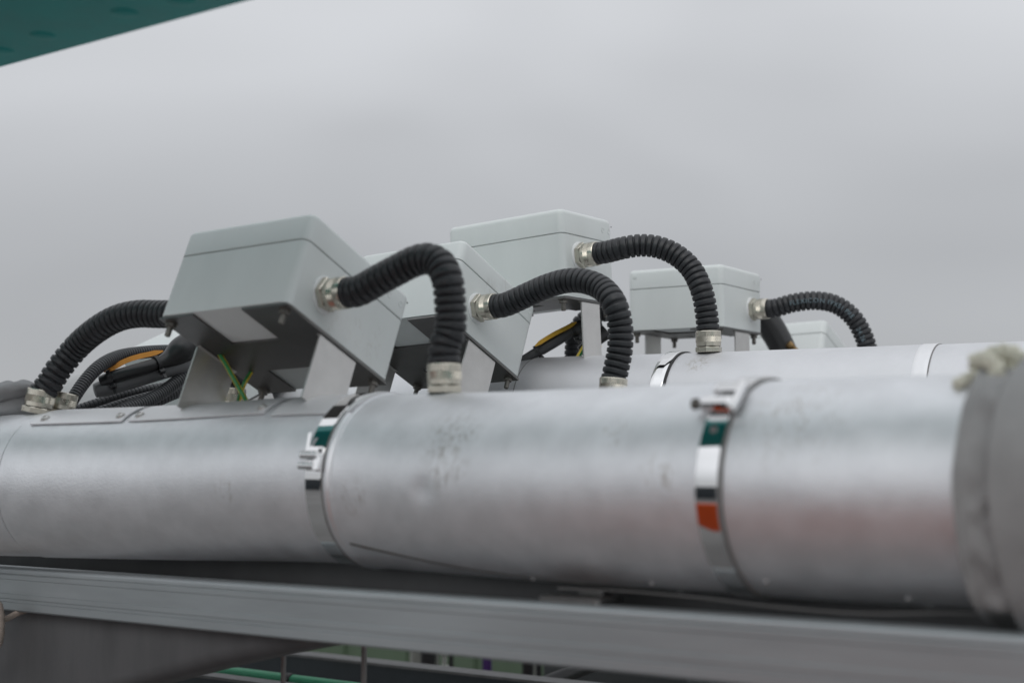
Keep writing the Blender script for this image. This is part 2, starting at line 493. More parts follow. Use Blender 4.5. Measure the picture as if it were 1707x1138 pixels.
# ------------------------------------------------------------------ pipe clamps
def band_ring(path, s_, r, w, th, n=120, wob=0.):
    m = MB()
    prof = [(-w / 2, r), (-w / 2, r + th * .8), (-w / 2 + .0008, r + th), (-w * .2, r + th * 1.02), (w * .2, r + th * 1.02), (w / 2 - .0008, r + th), (w / 2, r + th * .8), (w / 2, r)]
    p, t, u, w_ = path.frame(s_)
    for (z, rr) in prof:
        for i in range(n):
            a = 2 * math.pi * i / n
            q = rr + wob * math.sin(a * 7 + 1) * math.sin(a * 3)
            m.v.append(p + t * z + (u * math.cos(a) + w_ * math.sin(a)) * q)
    k = len(prof)
    for j in range(k):
        for i in range(n):
            a, b_ = j * n + i, j * n + (i + 1) % n
            c, d = ((j + 1) % k) * n + (i + 1) % n, ((j + 1) % k) * n + i
            m.f.append([a, b_, c, d])
    return m
def clamp(s_, r, elev, label, kind):
    p, t, u, w = PA.frame(s_)
    o = thing('pipe_clamp', label, 'clamp', at(p), 'polished band clamps on the front pipe')
    band_ring(PA, s_, r, .0255, .0035, wob=.00025).build('band', M_chrome, o, angle=40)
    # narrow dark grey strip along the right edge of the band
    m = MB(); q0 = s_ + .0132
    m.sweep(PA, [q0, q0 + .0008, q0 + .0018, q0 + .0022], lambda q, a: r + .0022 if q < q0 + .002 else r - .001, 96, caps=False)
    m.build('edge_strip', M_dgrey, o)
    d = ring_dir(PA, s_, elev)
    tang = d.cross(t).normalized()
    if tang.z < 0: tang = -tang
    base = p + d * (r + .0035)
    F = Matrix((t, tang, d)).transposed().to_4x4() @ Matrix.Scale(.95 if kind == 'latch' else 1.12, 4); F.translation = base      # x along pipe, y up the band, z outwards
    if kind == 'latch':
        m = MB(); m.rprism(.026, .030, .003, [(0, 0), (.002, 0), (.0028, .0008)], F @ at((.001, .004, .0005))); m.build('saddle', M_chrome, o)
        m = MB(); Fy = F @ at((-.017, .006, .007)) @ Matrix.Rotation(R_(90), 4, 'Y')
        m.lathe([(.0048, 0), (.0055, .0006), (.0055, .0274), (.0048, .028)], 20, Fy); m.build('barrel', M_chrome, o)
        m = MB(); Fy = F @ at((-.018, -.008, .0065)) @ Matrix.Rotation(R_(90), 4, 'Y')
        m.lathe([(.0044, 0), (.005, .0006), (.005, .0244), (.0044, .025)], 20, Fy); m.build('barrel', M_chrome, o)
        m = MB(); m.rprism(.009, .020, .0015, [(0, 0), (.006, 0), (.0068, .0008)], F @ at((.0105, -.004, .002))); m.build('lug', M_chrome, o)
        m = MB(); m.lathe([(.0024, 0), (.0024, .002)], 12, F @ at((.0105, .013, .003))); m.build('rivet', M_dark, o)
        m = MB(); m.rprism(.006, .03, .001, [(0, 0), (.0016, 0)], F @ at((-.013, .022, .001))); m.build('tongue', M_chrome, o)
    else:
        m = MB(); m.rprism(.030, .012, .002, [(0, 0), (.010, 0), (.0118, .0015)], F @ at((-.001, -.003, .001))); m.build('housing', M_chrome, o)
        m = MB(); m.rprism(.028, .014, .002, [(0, 0), (.0035, 0), (.0045, .001)], F @ at((0, .022, .001)) @ Matrix.Rotation(R_(-14), 4, 'X')); m.build('housing', M_chrome, o)
        m = MB(); m.box((0, .009, .0012), (.024, .012, .001), F); m.build('slot', M_dark, o)
        m = MB(); m.rprism(.006, .036, .002, [(0, 0), (.006, 0), (.007, .001)], F @ at((.014, .010, .001))); m.build('cheek', M_chrome, o)
        m = MB(); Fy = F @ at((-.021, -.001, .006)) @ Matrix.Rotation(R_(90), 4, 'Y')
        m.lathe([(.0045, -.006), (.0055, -.0055), (.0055, -.001), (.003, -.001), (.003, .03)], 6, Fy); m.build('screw', M_bolt, o, angle=20)
        dd = ring_dir(PA, s_, elev - R_(14)); m = MB()
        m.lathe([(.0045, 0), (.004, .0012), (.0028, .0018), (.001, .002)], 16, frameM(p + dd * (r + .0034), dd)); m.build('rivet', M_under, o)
    return o
clamp(s_c1, RL + .0012, R_(12), 'polished steel band clamp with a two barrel latch beside the rolled pipe joint', 'latch')
clamp(s_c2, RR + .0008, R_(44), 'polished steel band clamp with its screw housing near the top, beside the canvas cover', 'screw')

# ------------------------------------------------------------------ junction boxes
def gland_parts(parent, F, base='hex', rot=0., washer=True):
    """metal hose fitting: local z runs out of the surface"""
    if washer:
        m = MB(); m.lathe([(.0255, 0), (.0255, .0018), (.024, .0024), (.018, .0024)], 32, F); m.build('seal_washer', M_washer, parent)
    m = MB(); rh = .0236
    m.lathe([(rh - .001, .0022), (rh, .003), (rh, .010), (rh - .001, .0112), (.0195, .0114)], 6, F @ Matrix.Rotation(rot, 4, 'Z')); m.build('lock_nut', M_nickel, parent, angle=20)
    m = MB(); m.lathe([(.0192, .0112), (.0192, .0124)], 32, F); m.build('o_ring', M_dark, parent)
    m = MB(); m.lathe([(.0200, .0122), (.0212, .0126), (.0212, .0190), (.0206, .0194)], 36, F)
    m.lathe([(.0212, .0286), (.0216, .0292), (.0216, .0372), (.0208, .0384), (.0195, .0384)], 36, F); m.build('collar', M_nickel, parent, angle=30)
    rows = [(.0213, .0192 + .0095 * k / 8) for k in range(9)]
    m = MB(); m.lathe(rows, 80, F, caps=False, jit=lambda i, j: .00045 if (i + j) % 2 else -.0002); m.build('knurled_ring', M_nickel, parent, smooth=False)
BOXM = {}
def junction_box(k, corner, rot, dims, label, leg, plug=True):
    w, d, h, lh = dims
    w += .008; d += .004; h += .003; lh += .002                      # the rounded corners eat into the outline
    Rm = Matrix.Rotation(rot[0], 4, 'Z') @ Matrix.Rotation(rot[1], 4, 'Y') @ Matrix.Rotation(rot[2], 4, 'X')
    M_ = Matrix.Translation(corner) @ Rm @ Matrix.Translation((-w / 2, d / 2, 0))
    o = thing('junction_box', label, 'junction box', M_, 'grey junction boxes on the pipes')
    BOXM[k] = (M_, w, d, h)
    r = .013
    m = MB(M_); m.rprism(w, d, r, [(0, .0015), (.001, 0), (h - lh - .0012, 0), (h - lh - .0004, .0010)], seg=6); m.build('body', M_box, o)
    m = MB(M_); m.rprism(w, d, r, [(h - lh - .0004, .0032), (h - lh + .0004, .0032)], seg=6); m.build('gasket', M_dark, o)
    m = MB(M_); z = h - .0085
    m.rprism(w, d, r, [(h - lh + .0004, .0009), (h - lh + .0014, -.0003), (z, -.0003)] + [(z + .0085 * math.sin(a), .0085 * (1 - math.cos(a))) for a in (R_(18), R_(36), R_(54), R_(72), R_(90))], seg=6)
    lid = m.build('lid', M_lid, o)
    if plug:
        for y in (.30 * d, .42 * d):
            m = MB(M_); m.lathe([(.0052, 0), (.0052, .0004), (.0044, .0007), (.0030, .0002), (.0015, .0002)], 16, at((w / 2 + .0002, y, h - lh * .52)) @ Matrix.Rotation(R_(90), 4, 'Y')); m.build('screw_plug', M_lid, lid)
        if k == 4: m = MB(M_); m.lathe([(.0052, 0), (.0052, .0004), (.0044, .0007)], 16, at((-.42 * w, -d / 2 - .0002, h - lh * .36)) @ Matrix.Rotation(R_(90), 4, 'X')); m.build('screw_plug', M_lid, lid)
        m = MB(M_); m.lathe([(.0013, 0), (.0013, .0005)], 8, at((w / 2 + .0002, .475 * d, h - lh * .3)) @ Matrix.Rotation(R_(90), 4, 'Y')); m.build('screw_plug', M_dark, lid)
    # H shaped mounting plate with notches front and back
    t = .003; zt = -.0006
    W2, D2 = w / 2 - .0012, d / 2 - .0012
    nx0, nx1, nd = -.22 * w, .16 * w, .36 * d
    poly = [(-W2, -D2), (nx0, -D2), (nx0, -D2 + nd), (nx1, -D2 + nd), (nx1, -D2), (W2, -D2), (W2, D2), (nx1, D2), (nx1, D2 - nd * .8), (nx0, D2 - nd * .8), (nx0, D2), (-W2, D2)]
    m = MB(M_); m.extrude(poly, Vector((0, 0, zt - t)), Vector((1, 0, 0)), Vector((0, 1, 0)), Vector((0, 0, 1)), t)
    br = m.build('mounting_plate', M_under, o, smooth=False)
    for sx in (-1, 1):
        m = MB(M_)
        y0, y1 = -d / 2 + .34 * d, -d / 2 + .69 * d
        x = sx * (w / 2 - .0032)
        # upright with a bent top and a foot
        rows = []
        for q in range(7):
            a = R_(90) * q / 6
            rows.append((x - sx * .005 * (1 - math.sin(a)), zt - t * .0 - .005 + .005 * math.cos(a) - .0012))
        rows.append((x, -leg))
        for (xx, zz) in rows:
            for yy in (y0, y1):
                m.v.append(Vector((xx, yy, zz))); m.v.append(Vector((xx - sx * .0028, yy, zz - (.0026 if zz > -.004 else 0))))
        n = len(rows)
        for i in range(n - 1):
            a = i * 4; c = (i + 1) * 4
            m.f += [[a, a + 2, c + 2, c], [a + 1, a + 3, c + 3, c + 1], [a, a + 1, c + 1, c], [a + 2, a + 3, c + 3, c + 2]]
        m.f += [[0, 1, 3, 2], [(n - 1) * 4, (n - 1) * 4 + 1, (n - 1) * 4 + 3, (n - 1) * 4 + 2]]
        m.build('leg', M_stain, o, angle=40)
    for sx in (-1, 1):
        for sy in (-1, 1):
            p = at((sx * (w / 2 - .014), sy * (d / 2 - .014), zt - t)) @ Matrix.Rotation(R_(180), 4, 'X')
            m = MB(M_); m.lathe([(.0042, 0), (.0042, .019), (.0034, .0205)], 12, p); bt = m.build('bolt', M_bolt, o)
            m = MB(M_); m.lathe([(.0092, 0), (.0092, .0012)], 20, p); m.lathe([(.0068, .0012), (.0074, .0018), (.0074, .0064), (.0068, .0072)], 6, p @ Matrix.Rotation(rnd.random(), 4, 'Z')); m.build('nut', M_bolt, bt, angle=20)
    return o
ox = lambda x, y, z: Vector((x, y, z + CZ))
junction_box(1, ox(-.2878, 1.83, .2301), (-.5722, -.0229, -.4157), (.2251, .2249, .1354, .0406), 'large grey junction box tilted over the front pipe, nearest of the row, underside showing', .098)
k2 = 1.025
junction_box(2, ox(-.1062 * k2, 2.25 * k2, .2639 * k2), (-.6126, -.0312, -.4224), (.2200, .2250, .141, .0367), 'tilted grey junction box partly hidden behind the front corrugated hose', .165)
junction_box(3, ox(.0934, 2.5, .3242), (-.615, -.0389, .0156), (.2468, .1663, .1536, .042), 'upright grey junction box standing highest of all, against the sky', .130)
junction_box(4, ox(.4244, 2.88, .3112), (-.5593, .0095, .0198), (.2066, .2035, .1242, .0386), 'small upright grey junction box on two short legs behind the rear pipe', .075)
c5 = G(1379, 533, 3.3)
R5 = Matrix.Rotation(-.59, 4, 'Z') @ Matrix.Rotation(-.4, 4, 'X')
o5 = c5 - R5 @ Vector((0, 0, .136))
junction_box(5, o5, (-.59, -.02, -.40), (.22, .225, .136, .033), 'pale grey junction box sunk low behind the rear pipe, only its lid showing', .10, False)
R6 = Matrix.Rotation(-.59, 4, 'Z') @ Matrix.Rotation(.42, 4, 'X')
c6 = G(203, 590, 2.75)
o6 = c6 - R6 @ Vector((-.22, 0, .13))
junction_box(6, o6, (-.59, 0, .42), (.22, .20, .13, .04), 'pale junction box lid peeking out behind the cable bundle at the left', .05, False)

# ------------------------------------------------------------------ rear pipes
thB = R_(30)
aB, nB = Vector((math.cos(thB), -math.sin(thB), 0)), Vector((math.sin(thB), math.cos(thB), 0))
def on_plane(px, py, D, n=nB):
    r = ray(px, py); r = r * (D / r.dot(n)); return Vector((r.x, r.y, r.z + CZ))
M3, w3, d3, h3 = BOXM[3]
DB = (M3 @ Vector((0, 0, 0))).dot(nB)
RB = .11
crB = [(-500, 668), (-100, 645), (300, 624.5), (640, 609), (870, 597), (1150, 588), (1450, 577.3), (1707, 567.3), (2000, 556)]
PB = Path([on_plane(x, y, DB) - Vector((0, 0, RB * 1.004)) for x, y in crB], step=.01)
sB = PB.near
rear = thing('insulated_pipe', 'silver clad pipe behind the front one, with the upright junction boxes rising over it', 'pipe', at(PB.frame(sB(1150))[0]))
sj = sB(905); sj2 = sB(1570)
tube_mb(PB, 0, sj, RB - .0012, .02).build('pipe_section', M_pipe2, rear, angle=60)
tube_mb(PB, sj, sj2, RB, .012).build('pipe_section', M_pipe2, rear, angle=60)
tube_mb(PB, sj2 + .001, PB.len, RB - .001, .02).build('pipe_section', M_pipe2, rear, angle=60)
band_ring(PB, sj - .001, RB - .0014, .0018, .0016).build('joint_ring', M_dgrey, rear)
band_ring(PB, sj2 - .011, RB - .0008, .024, .0016).build('joint_sleeve', M_plate, rear, angle=40)
band_ring(PB, sj2 + .002, RB - .001, .0014, .0012).build('joint_ring', M_dgrey, rear)
sc3 = sB(1135)
clr = thing('pipe_clamp', 'bright flat band clamp round the rear pipe beside the upright hose fitting', 'clamp', at(PB.frame(sc3)[0]))
band_ring(PB, sc3, RB + .0005, .024, .003).build('band', M_chrome, clr, angle=40)
m = MB(); q0 = sc3 + .0125  # narrow black strip along the right edge of this band
m.sweep(PB, [q0, q0 + .001, q0 + .0035, q0 + .004], lambda q, a: RB + .0026 if q < q0 + .0037 else RB - .001, 96, caps=False); m.build('edge_strip', M_dark, clr)
add_stain(M_pipe2, [(tuple(surf(PB, sB(1185), R_(52), RB)), .03)], (.35, .32, .26), 90, .46, .6, .5)

def straight_pipe(name_label, p, direction, r, L):
    P = Path([p - direction * L, p - direction * L * .3, p + direction * L * .3, p + direction * L], step=.05)
    o = thing('insulated_pipe', name_label, 'pipe', at(p))
    tube_mb(P, 0, P.len, r, .06, 64).build('pipe_section', M_pipe2, o, angle=60)
    return o, P
M2, w2, d2, h2 = BOXM[2]
cB2 = M2 @ Vector((0, 0, -.245))
aC = Vector((math.cos(R_(34)), -math.sin(R_(34)), 0))
M4, w4, d4, h4 = BOXM[4]
c4 = M4 @ Vector((0, 0, -.06 - .11))
_, PD = straight_pipe('silver pipe farthest back, under the small upright junction box', c4, aC, .11, 1.9)
M5_, w5, d5, h5 = BOXM[5]
_, PE = straight_pipe('silver pipe beyond the others, under the sunken junction box', M5_ @ Vector((0, 0, -.19)), aC, .11, 1.6)

# ------------------------------------------------------------------ corrugated hoses
HR = .0198
def ridged(R0, pitch, depth):
    def f(q, a):
        t = (q / pitch) % 1.0
        if t > .5: t = 1 - t
        if t < .055: k = 1
        elif t < .25: k = 1 - math.sin((t - .055) / .195 * math.pi / 2)
        else: k = 0
        return R0 - depth * k - .00035 * (1 - math.cos((.5 - t) * 2.0))
    return f
def ridge_s(s0, s1, pitch):
    out_ = [s0]; k = int(s0 / pitch)
    while True:
        for t in (0, .055, .11, .17, .25, .36, .5, .64, .75, .83, .89, .945):
            q = (k + t) * pitch
            if s0 < q < s1: out_.append(q)
        k += 1
        if k * pitch > s1: break
    out_.append(s1)
    return out_
def zoned(pts, ya, yb, split):
    """points along a hose, sinking evenly from forward distance ya to yb over the first split points, then level"""
    L = [0]
    for a, b in zip(pts[:split], pts[1:split]): L.append(L[-1] + math.hypot(b[0] - a[0], b[1] - a[1]))
    out_ = []
    for i, (x, y) in enumerate(pts):
        f = (L[i] / L[-1]) if i < split else 1
        out_.append(G(x, y, ya + (yb - ya) * f))
    return out_
HOSE = {}
def hose(label, pts, R0=HR, pitch=.0108, depth=.0032, n=40, g0=None, g1=None, group='black corrugated hoses with metal fittings', m_=None, nm='corrugated_hose', trim=(0, 0), kinks=None):
    P = Path(pts)
    o = thing(nm, label, 'hose', at(P.p[-1]), group)
    f0 = ridged(R0, pitch, depth)
    def f(q, a):
        return f0(q + .0004 * math.sin(a + q * 30), a) + .0002 * math.sin(2 * a + q * 25)
    m = MB(); m.sweep(P, ridge_s(trim[0], P.len - trim[1], pitch), f, n); m.build('ridged_tube', m_ or M_hose, o, angle=55)
    for F in (g0, g1):
        if F is not None:
            gm = F[0]; e = bpy.data.objects.new('fitting', None)
            gland_parts(o, gm, rot=F[1], washer=F[2])
    return o, P
def box_hole(k, y, z, side=1):
    M_, w, d, h = BOXM[k]
    p = M_ @ Vector((side * w / 2, y, z)); dr = (M_.to_3x3() @ Vector((side, 0, 0))).normalized()
    return p, dr
def pipe_top(path, s_, elev, r):
    d = ring_dir(path, s_, elev)
    return path.frame(s_)[0] + d * (r - .002), d
UP = Vector((0, 0, 1))
def face_hit(k, px, py, side=1):
    """where the photograph's pixel meets the end face of box k"""
    M_, w, d, h = BOXM[k]
    n = (M_.to_3x3() @ Vector((side, 0, 0))).normalized(); c = M_ @ Vector((side * w / 2, 0, h / 2))
    o = Vector((0, 0, CZ)); r = ray(px, py)
    return o + r * ((c - o).dot(n) / r.dot(n)), n
def dist(p): return p.y

M1f, w1f, d1f, h1f = BOXM[1]
dirt = [(tuple(M1f @ Vector((w1f / 2, y, z))), rr) for y, z, rr in ((.02, .03, .03), (.06, .02, .025), (-.03, .02, .03), (.07, .05, .02))]
M2f = BOXM[2][0]
dirt += [(tuple(M2f @ Vector((w1f / 2, y, z))), rr) for y, z, rr in ((.03, .12, .04), (-.02, .10, .03))]
add_stain(M_box, dirt, (.36, .34, .30), 110, .50, .66, .35)
add_stain(M_lid, dirt[4:], (.42, .42, .41), 60, .40, .6, .5)

# hose 1: nearest box to the front pipe
p0, d0 = face_hit(1, 541, 492)
s1_ = sA(741)
p1, d1 = pipe_top(PA, s1_, R_(88), RR); d1 = (d1 * .5 + UP).normalized()
y0, y1 = dist(p0), dist(p1)
a0 = p0 + d0 * .036
a1 = a0 + d0 * .02
pts = [a0, a1] + zoned([(632, 466), (662, 450), (690, 436), (712, 431), (732, 439), (745, 463), (750, 500), (750.5, 550)], a1.y - .02, y1, 6) + [p1 + d1 * .060, p1 + d1 * .032]
hose('thick black corrugated hose arching from the nearest junction box down to the front pipe', pts, .0203, g0=(frameM(p0, d0), .3, True), g1=(frameM(p1, d1), .2, False))
# hose 0: left side of the nearest box to the left pipe end
p0, d0 = face_hit(1, 335, 520, -1)
s0_ = sA(67)
pl, dl = pipe_top(PA, s0_, R_(86), RL - .0012); dl = (UP + Vector((.18, 0, 0))).normalized()
yl = dist(pl)
a0 = p0 + d0 * .036
pts = [a0] + zoned([(262, 523.5), (232, 523), (200, 529), (168, 545), (129, 577), (97, 616), (82, 640)], a0.y + .03, yl, 5) + [pl + dl * .033]
hose('thick black corrugated hose curving from the nearest junction box down to the left pipe end', pts, .0203, g0=(frameM(p0, d0), .3, True), g1=(frameM(pl, dl), .35, False))
# hose 2: second tilted box to the hidden pipe
p0, d0 = face_hit(2, 795, 514)
d1 = (UP + Vector((.08, 0, 0))).normalized()
a0 = p0 + d0 * .036
a1 = a0 + d0 * .02
y1 = a1.y - .15
p1 = G(1020, 672, y1)
_, PC = straight_pipe('silver pipe lying between the front and rear pipes, under the second tilted junction box', p1 - UP * .101 + nB * .02, aC, .105, 1.6)
pts = [a0, a1] + zoned([(880, 491), (912, 477), (945, 468), (975, 469), (1004, 481), (1025, 508), (1034, 545), (1033, 585), (1026, 620)], a1.y - .025, y1, 6) + [p1 + d1 * .032]
hose('thick black corrugated hose looping in front of the upright box down behind the front pipe', pts, .0200, g0=(frameM(p0, d0), .2, True), g1=(frameM(p1, d1), .2, False))
# hose 3: upright box to the rear pipe
p0, d0 = face_hit(3, 966, 427)
s3 = sB(1187)
p1, d1 = pipe_top(PB, s3, R_(80), RB); d1 = (UP + Vector((-.02, -.03, 0))).normalized()
y0, y1 = dist(p0), dist(p1)
a0 = p0 + d0 * .036
a1 = a0 + d0 * .02
pts = [a0, a1] + zoned([(1040, 413), (1068, 409), (1097, 412), (1127, 425), (1153, 449), (1170, 485), (1178, 525)], a1.y - .02, y1, 6) + [p1 + d1 * .034]
hose('black corrugated hose arching from the highest junction box down to the rear pipe', pts, .0198, g0=(frameM(p0, d0), .1, True), g1=(frameM(p1, d1), .25, False))
# hose 4: small upright box, printed
p0, d0 = face_hit(4, 1252, 516)
y0 = dist(p0)
a0 = p0 + d0 * .030
sD = PD.near(1450)
pD = PD.frame(sD)[0]
y1 = y0 - .02
pts = [a0, a0 + d0 * .02, G(1322, 505, y0 - .04), G(1358, 501, y0 - .05), G(1392, 507, y0 - .05), G(1420, 527, y0 - .05), G(1438, 556, y0 - .05), G(1447, 585, y0 - .05), G(1450, 620, y0 - .05), G(1450, 655, y0 - .05)]
h4o, P4 = hose('black corrugated hose with faint printed lettering, curving right from the small upright box', pts, .0196, g0=(frameM(p0, d0), .1, True))
def text_mb(txt, size):
    cu = bpy.data.curves.new('t', 'FONT'); cu.body = txt; cu.size = size; cu.resolution_u = 2; cu.space_character = 1.1
    to = bpy.data.objects.new('t', cu); C.objects.link(to)
    dg = bpy.context.evaluated_depsgraph_get(); me = bpy.data.meshes.new_from_object(to.evaluated_get(dg))
    vs = [v.co.copy() for v in me.vertices]; fs = [list(p.vertices) for p in me.polygons]
    bpy.data.objects.remove(to); bpy.data.curves.remove(cu); bpy.data.meshes.remove(me)
    return vs, fs
def print_on(o, P, txt, s0, size, r, ang_fun, name='print', m_=None):
    vs, fs = text_mb(txt, size)
    m = MB()
    for v in vs:
        q = s0 + v.x
        p, t, u, w = P.frame(q)
        toC = (Vector((0, 0, CZ)) - p); toC = (toC - t * toC.dot(t)).normalized()
        side = t.cross(toC).normalized()
        a = ang_fun(q) + (v.y - size * .36) / r
        # text reads along the hose, its top away from the inside of the bend
        side = -side
        m.v.append(p + (toC * math.cos(a) - P_sign * side * math.sin(a)) * r)
    m.f = fs
    m.build(name, m_ or M_print, o, smooth=False)
P_sign = -1
print_on(h4o, P4, 'FLEXICON FPX51 PRE', .056, .0132, (.0196 + .0009), lambda q: .05)
print_on(h4o, P4, '24.26', .218, .0132, (.0196 + .0009), lambda q: -.15)

# second fitting and thin cables at the left
def thin(label, pts, R0, pitch=.0048, depth=.0020, n=20, nm='corrugated_conduit', grp='thin corrugated conduits in the cable bundle', m_=None):
    return hose(label, pts, R0, pitch, depth, n, group=grp, nm=nm, m_=m_ or M_thin)
yb = yl + .02
pg = G(97, 694, yl + .05)
go2 = thing('hose_fitting', 'knurled metal fitting half hidden behind the fitting of the left hose', 'fitting', at(pg))
gland_parts(go2, frameM(pg, (UP + Vector((.25, 0, 0))).normalized()), .5, washer=False)
thin('thin corrugated conduit rising from the left fittings over the bundle', [G(104, 702, yl + .07), G(116, 675, yl + .07), G(138, 640, yl + .09), G(165, 611, yl + .12), G(198, 594, yl + .16), G(240, 587, yl + .2), G(290, 585, yl + .25), G(340, 590, yl + .3)], .0108)
thin('thin corrugated conduit lowest in the bundle, nearest the box leg', [G(165, 705, yl + .10), G(205, 684, yl + .12), G(245, 668, yl + .15), G(280, 647, yl + .18), G(305, 628, yl + .20), G(340, 600, yl + .24)], .0112, .0044, .0018)
thin('thin corrugated conduit uppermost of the two lying flat on the rear pipe', [G(120, 685, yl + .17), G(160, 672, yl + .2), G(205, 658, yl + .24), G(250, 648, yl + .28), G(300, 640, yl + .32)], .0078, .0075, .0018)
thin('thin corrugated conduit lying flat just below its twin on the rear pipe', [G(140, 693, yl + .16), G(175, 681, yl + .19), G(215, 668, yl + .23), G(260, 656, yl + .27), G(310, 645, yl + .3)], .0070, .0075, .0018)
thin('dark corrugated conduit at the lower right of the bundle behind the box leg', [G(230, 678, yl + .22), G(265, 664, yl + .24), G(300, 650, yl + .27), G(345, 640, yl + .3)], .0125, .006, .0016)

def cable(label, pts, R0, m_, taper=None, nm='cable', cat='cable', grp=None, n=24, ends=True):
    P = Path(pts); o = thing(nm, label, cat, at(P.p[-1]), grp)
    m = MB(); L = P.len
    def rf(q, a):
        f = q / L
        r = R0 * (taper(f) if taper else 1)
        return r
    sl = [0] + lin(.0012, L - .0012, max(12, int(L / .006))) + [L]
    m.sweep(P, sl, lambda q, a: rf(q, a) * (.8 if (q <= 0 or q >= L) and ends else 1), n)
    m.build('sheath', m_, o, angle=50)
    return o, P
def tie(parent, P, s_, r, head_dir, nm='cable_tie'):
    m = MB()
    m.sweep(P, [s_ - .0028, s_ - .0028, s_ + .0028, s_ + .0028], lambda q, a: r, 24, caps=False)
    p, t, u, w = P.frame(s_)
    k = len(m.v) // 4
    for i in range(k):
        m.v[i] = p - t * .0028 + (m.v[i] - (p - t * .0028)) * .85
        m.v[3 * k + i] = p + t * .0028 + (m.v[3 * k + i] - (p + t * .0028)) * .85
    hd = (head_dir - t * head_dir.dot(t)).normalized()
    F = frameM(p + hd * (r + .002), hd, t)
    m.rprism(.0095, .010, .0015, [(-.003, .0008), (-.002, 0), (.003, 0), (.0042, .001)], F)
    m.box((.0, .0, .008), (.0045, .0016, .012), F)
    o = m.build(nm, M_tie, parent, angle=40)
    return o
bootprof = lambda f: 1 if f < .45 else (1 + .95 * min(1, (f - .45) / .25))
cb1, Pc1 = cable('smooth black cable swelling into a thick sleeve behind the box leg, tied twice', [G(168, 637, yl + .14), G(190, 628, yl + .14), G(230, 616, yl + .15), G(262, 606, yl + .165), G(285, 596, yl + .18), G(303, 583, yl + .19), G(330, 566, yl + .21)], .0114, M_boot, lambda f: .92 if f < .54 else .92 + 1.05 * (lambda x: x * x * (3 - 2 * x))(min(1, (f - .54) / .28)))
cb2, Pc2 = cable('charcoal cable lower of the tied pair, with its blunt end at the left', [G(157, 651, yl + .14), G(185, 644, yl + .15), G(235, 629, yl + .17), G(285, 614, yl + .19), G(330, 604, yl + .21)], .0138, M_rod, lambda f: .82 + .18 * min(1, f / .08))
for px, r_ in ((186, .0128), (263, .0132)):
    tie(cb1, Pc1, Pc1.near(px), r_ + .0012, Vector((.5, -.45, -1)))
    pass
def ribbon(label, pts, width, m_, nm='label_tag', cat='tag', wdir=Vector((0, .55, .85)), th=.0008):
    P = Path(pts); o = thing(nm, label, cat, at(P.p[0])); m = MB()
    sl = lin(0, P.len, 24)
    for q in sl:
        p, t, u, w = P.frame(q)
        wd = wdir - t * wdir.dot(t); wd.normalize(); nn = t.cross(wd)
        f = q / P.len; ww = width * (.25 + .75 * min(1, f / .12) if f < .12 else .25 + .75 * min(1, (1 - f) / .12) if f > .88 else 1)
        for a in (-.5, .5):
            for b_ in (0, th): m.v.append(p + wd * ww * a + nn * b_)
    for i in range(len(sl) - 1):
        a = i * 4; c = a + 4
        m.f += [[a, a + 2, c + 2, c], [a + 1, a + 3, c + 3, c + 1], [a, a + 1, c + 1, c], [a + 2, a + 3, c + 3, c + 2]]
    n = (len(sl) - 1) * 4
    m.f += [[0, 1, 3, 2], [n, n + 1, n + 3, n + 2]]
    m.build('strip', m_, o)
    return o
ribbon('orange plastic label strip tied along the black cable at the left', [G(173, 620, yl + .14), G(190, 612, yl + .145), G(208, 602, yl + .15), G(228, 595, yl + .155), G(250, 590, yl + .16), G(272, 585, yl + .165)], .0085, M_orange, wdir=Vector((0, .2, 1)))
# green and yellow earth wires
def earth_wire(label, pts, R0, sh):
    P = Path(pts); o = thing('earth_wire', label, 'wire', at(P.p[0]), 'green and yellow earth wires')
    for col, m_, a0, a1, nm in ((0, M_wg, -.24, .24, 'green_stripe'), (1, M_wy, .24, 1.76, 'yellow_stripe')):
        m = MB(); sl = lin(0, P.len, 20); k = 10
        for q in sl:
            p, t, u, w = P.frame(q)
            for i in range(k):
                c_ = Vector((0, 0, CZ)) - p; ph = math.atan2(c_.dot(w), c_.dot(u))
                a = ph + sh + math.pi * (a0 + (a1 - a0) * i / (k - 1))
                m.v.append(p + (u * math.cos(a) + w * math.sin(a)) * R0)
        for j in range(len(sl) - 1):
            for i in range(k - 1):
                a = j * k + i; m.f.append([a, a + 1, a + 1 + k, a + k])
        m.f.append(list(range(k))[::-1]); m.f.append(list(range((len(sl) - 1) * k, len(sl) * k)))
        m.build(nm, m_, o, angle=60)
M1, w1, d1_, h1 = BOXM[1]
earth_wire('green and yellow earth wire under the nearest junction box, leaning left', [G(366, 590, 2.03), G(376, 606, 2.02), G(386, 624, 2.01), G(396, 642, 2.005), G(406, 660, 2.0), G(414, 676, 2.005), G(418, 690, 2.02)], .0036, .1)
earth_wire('green and yellow earth wire crossing behind the left leaning one', [G(428, 606, 2.07), G(416, 624, 2.06), G(409, 636, 2.05), G(403, 650, 2.05), G(398, 668, 2.06), G(395, 690, 2.07)], .0033, .6)
fg = G(386, 690, 2.16)
fo = thing('hose_fitting', 'knurled metal fitting standing between the legs of the nearest junction box', 'fitting', at(fg))
gland_parts(fo, frameM(fg, UP), .2, washer=False)
hose('short black corrugated hose end dropping into the fitting under the nearest junction box', [fg + UP * .036, fg + UP * .07, fg + Vector((-.02, .03, .11)), fg + Vector((-.06, .06, .125))], .0195, group='black corrugated hoses with metal fittings')

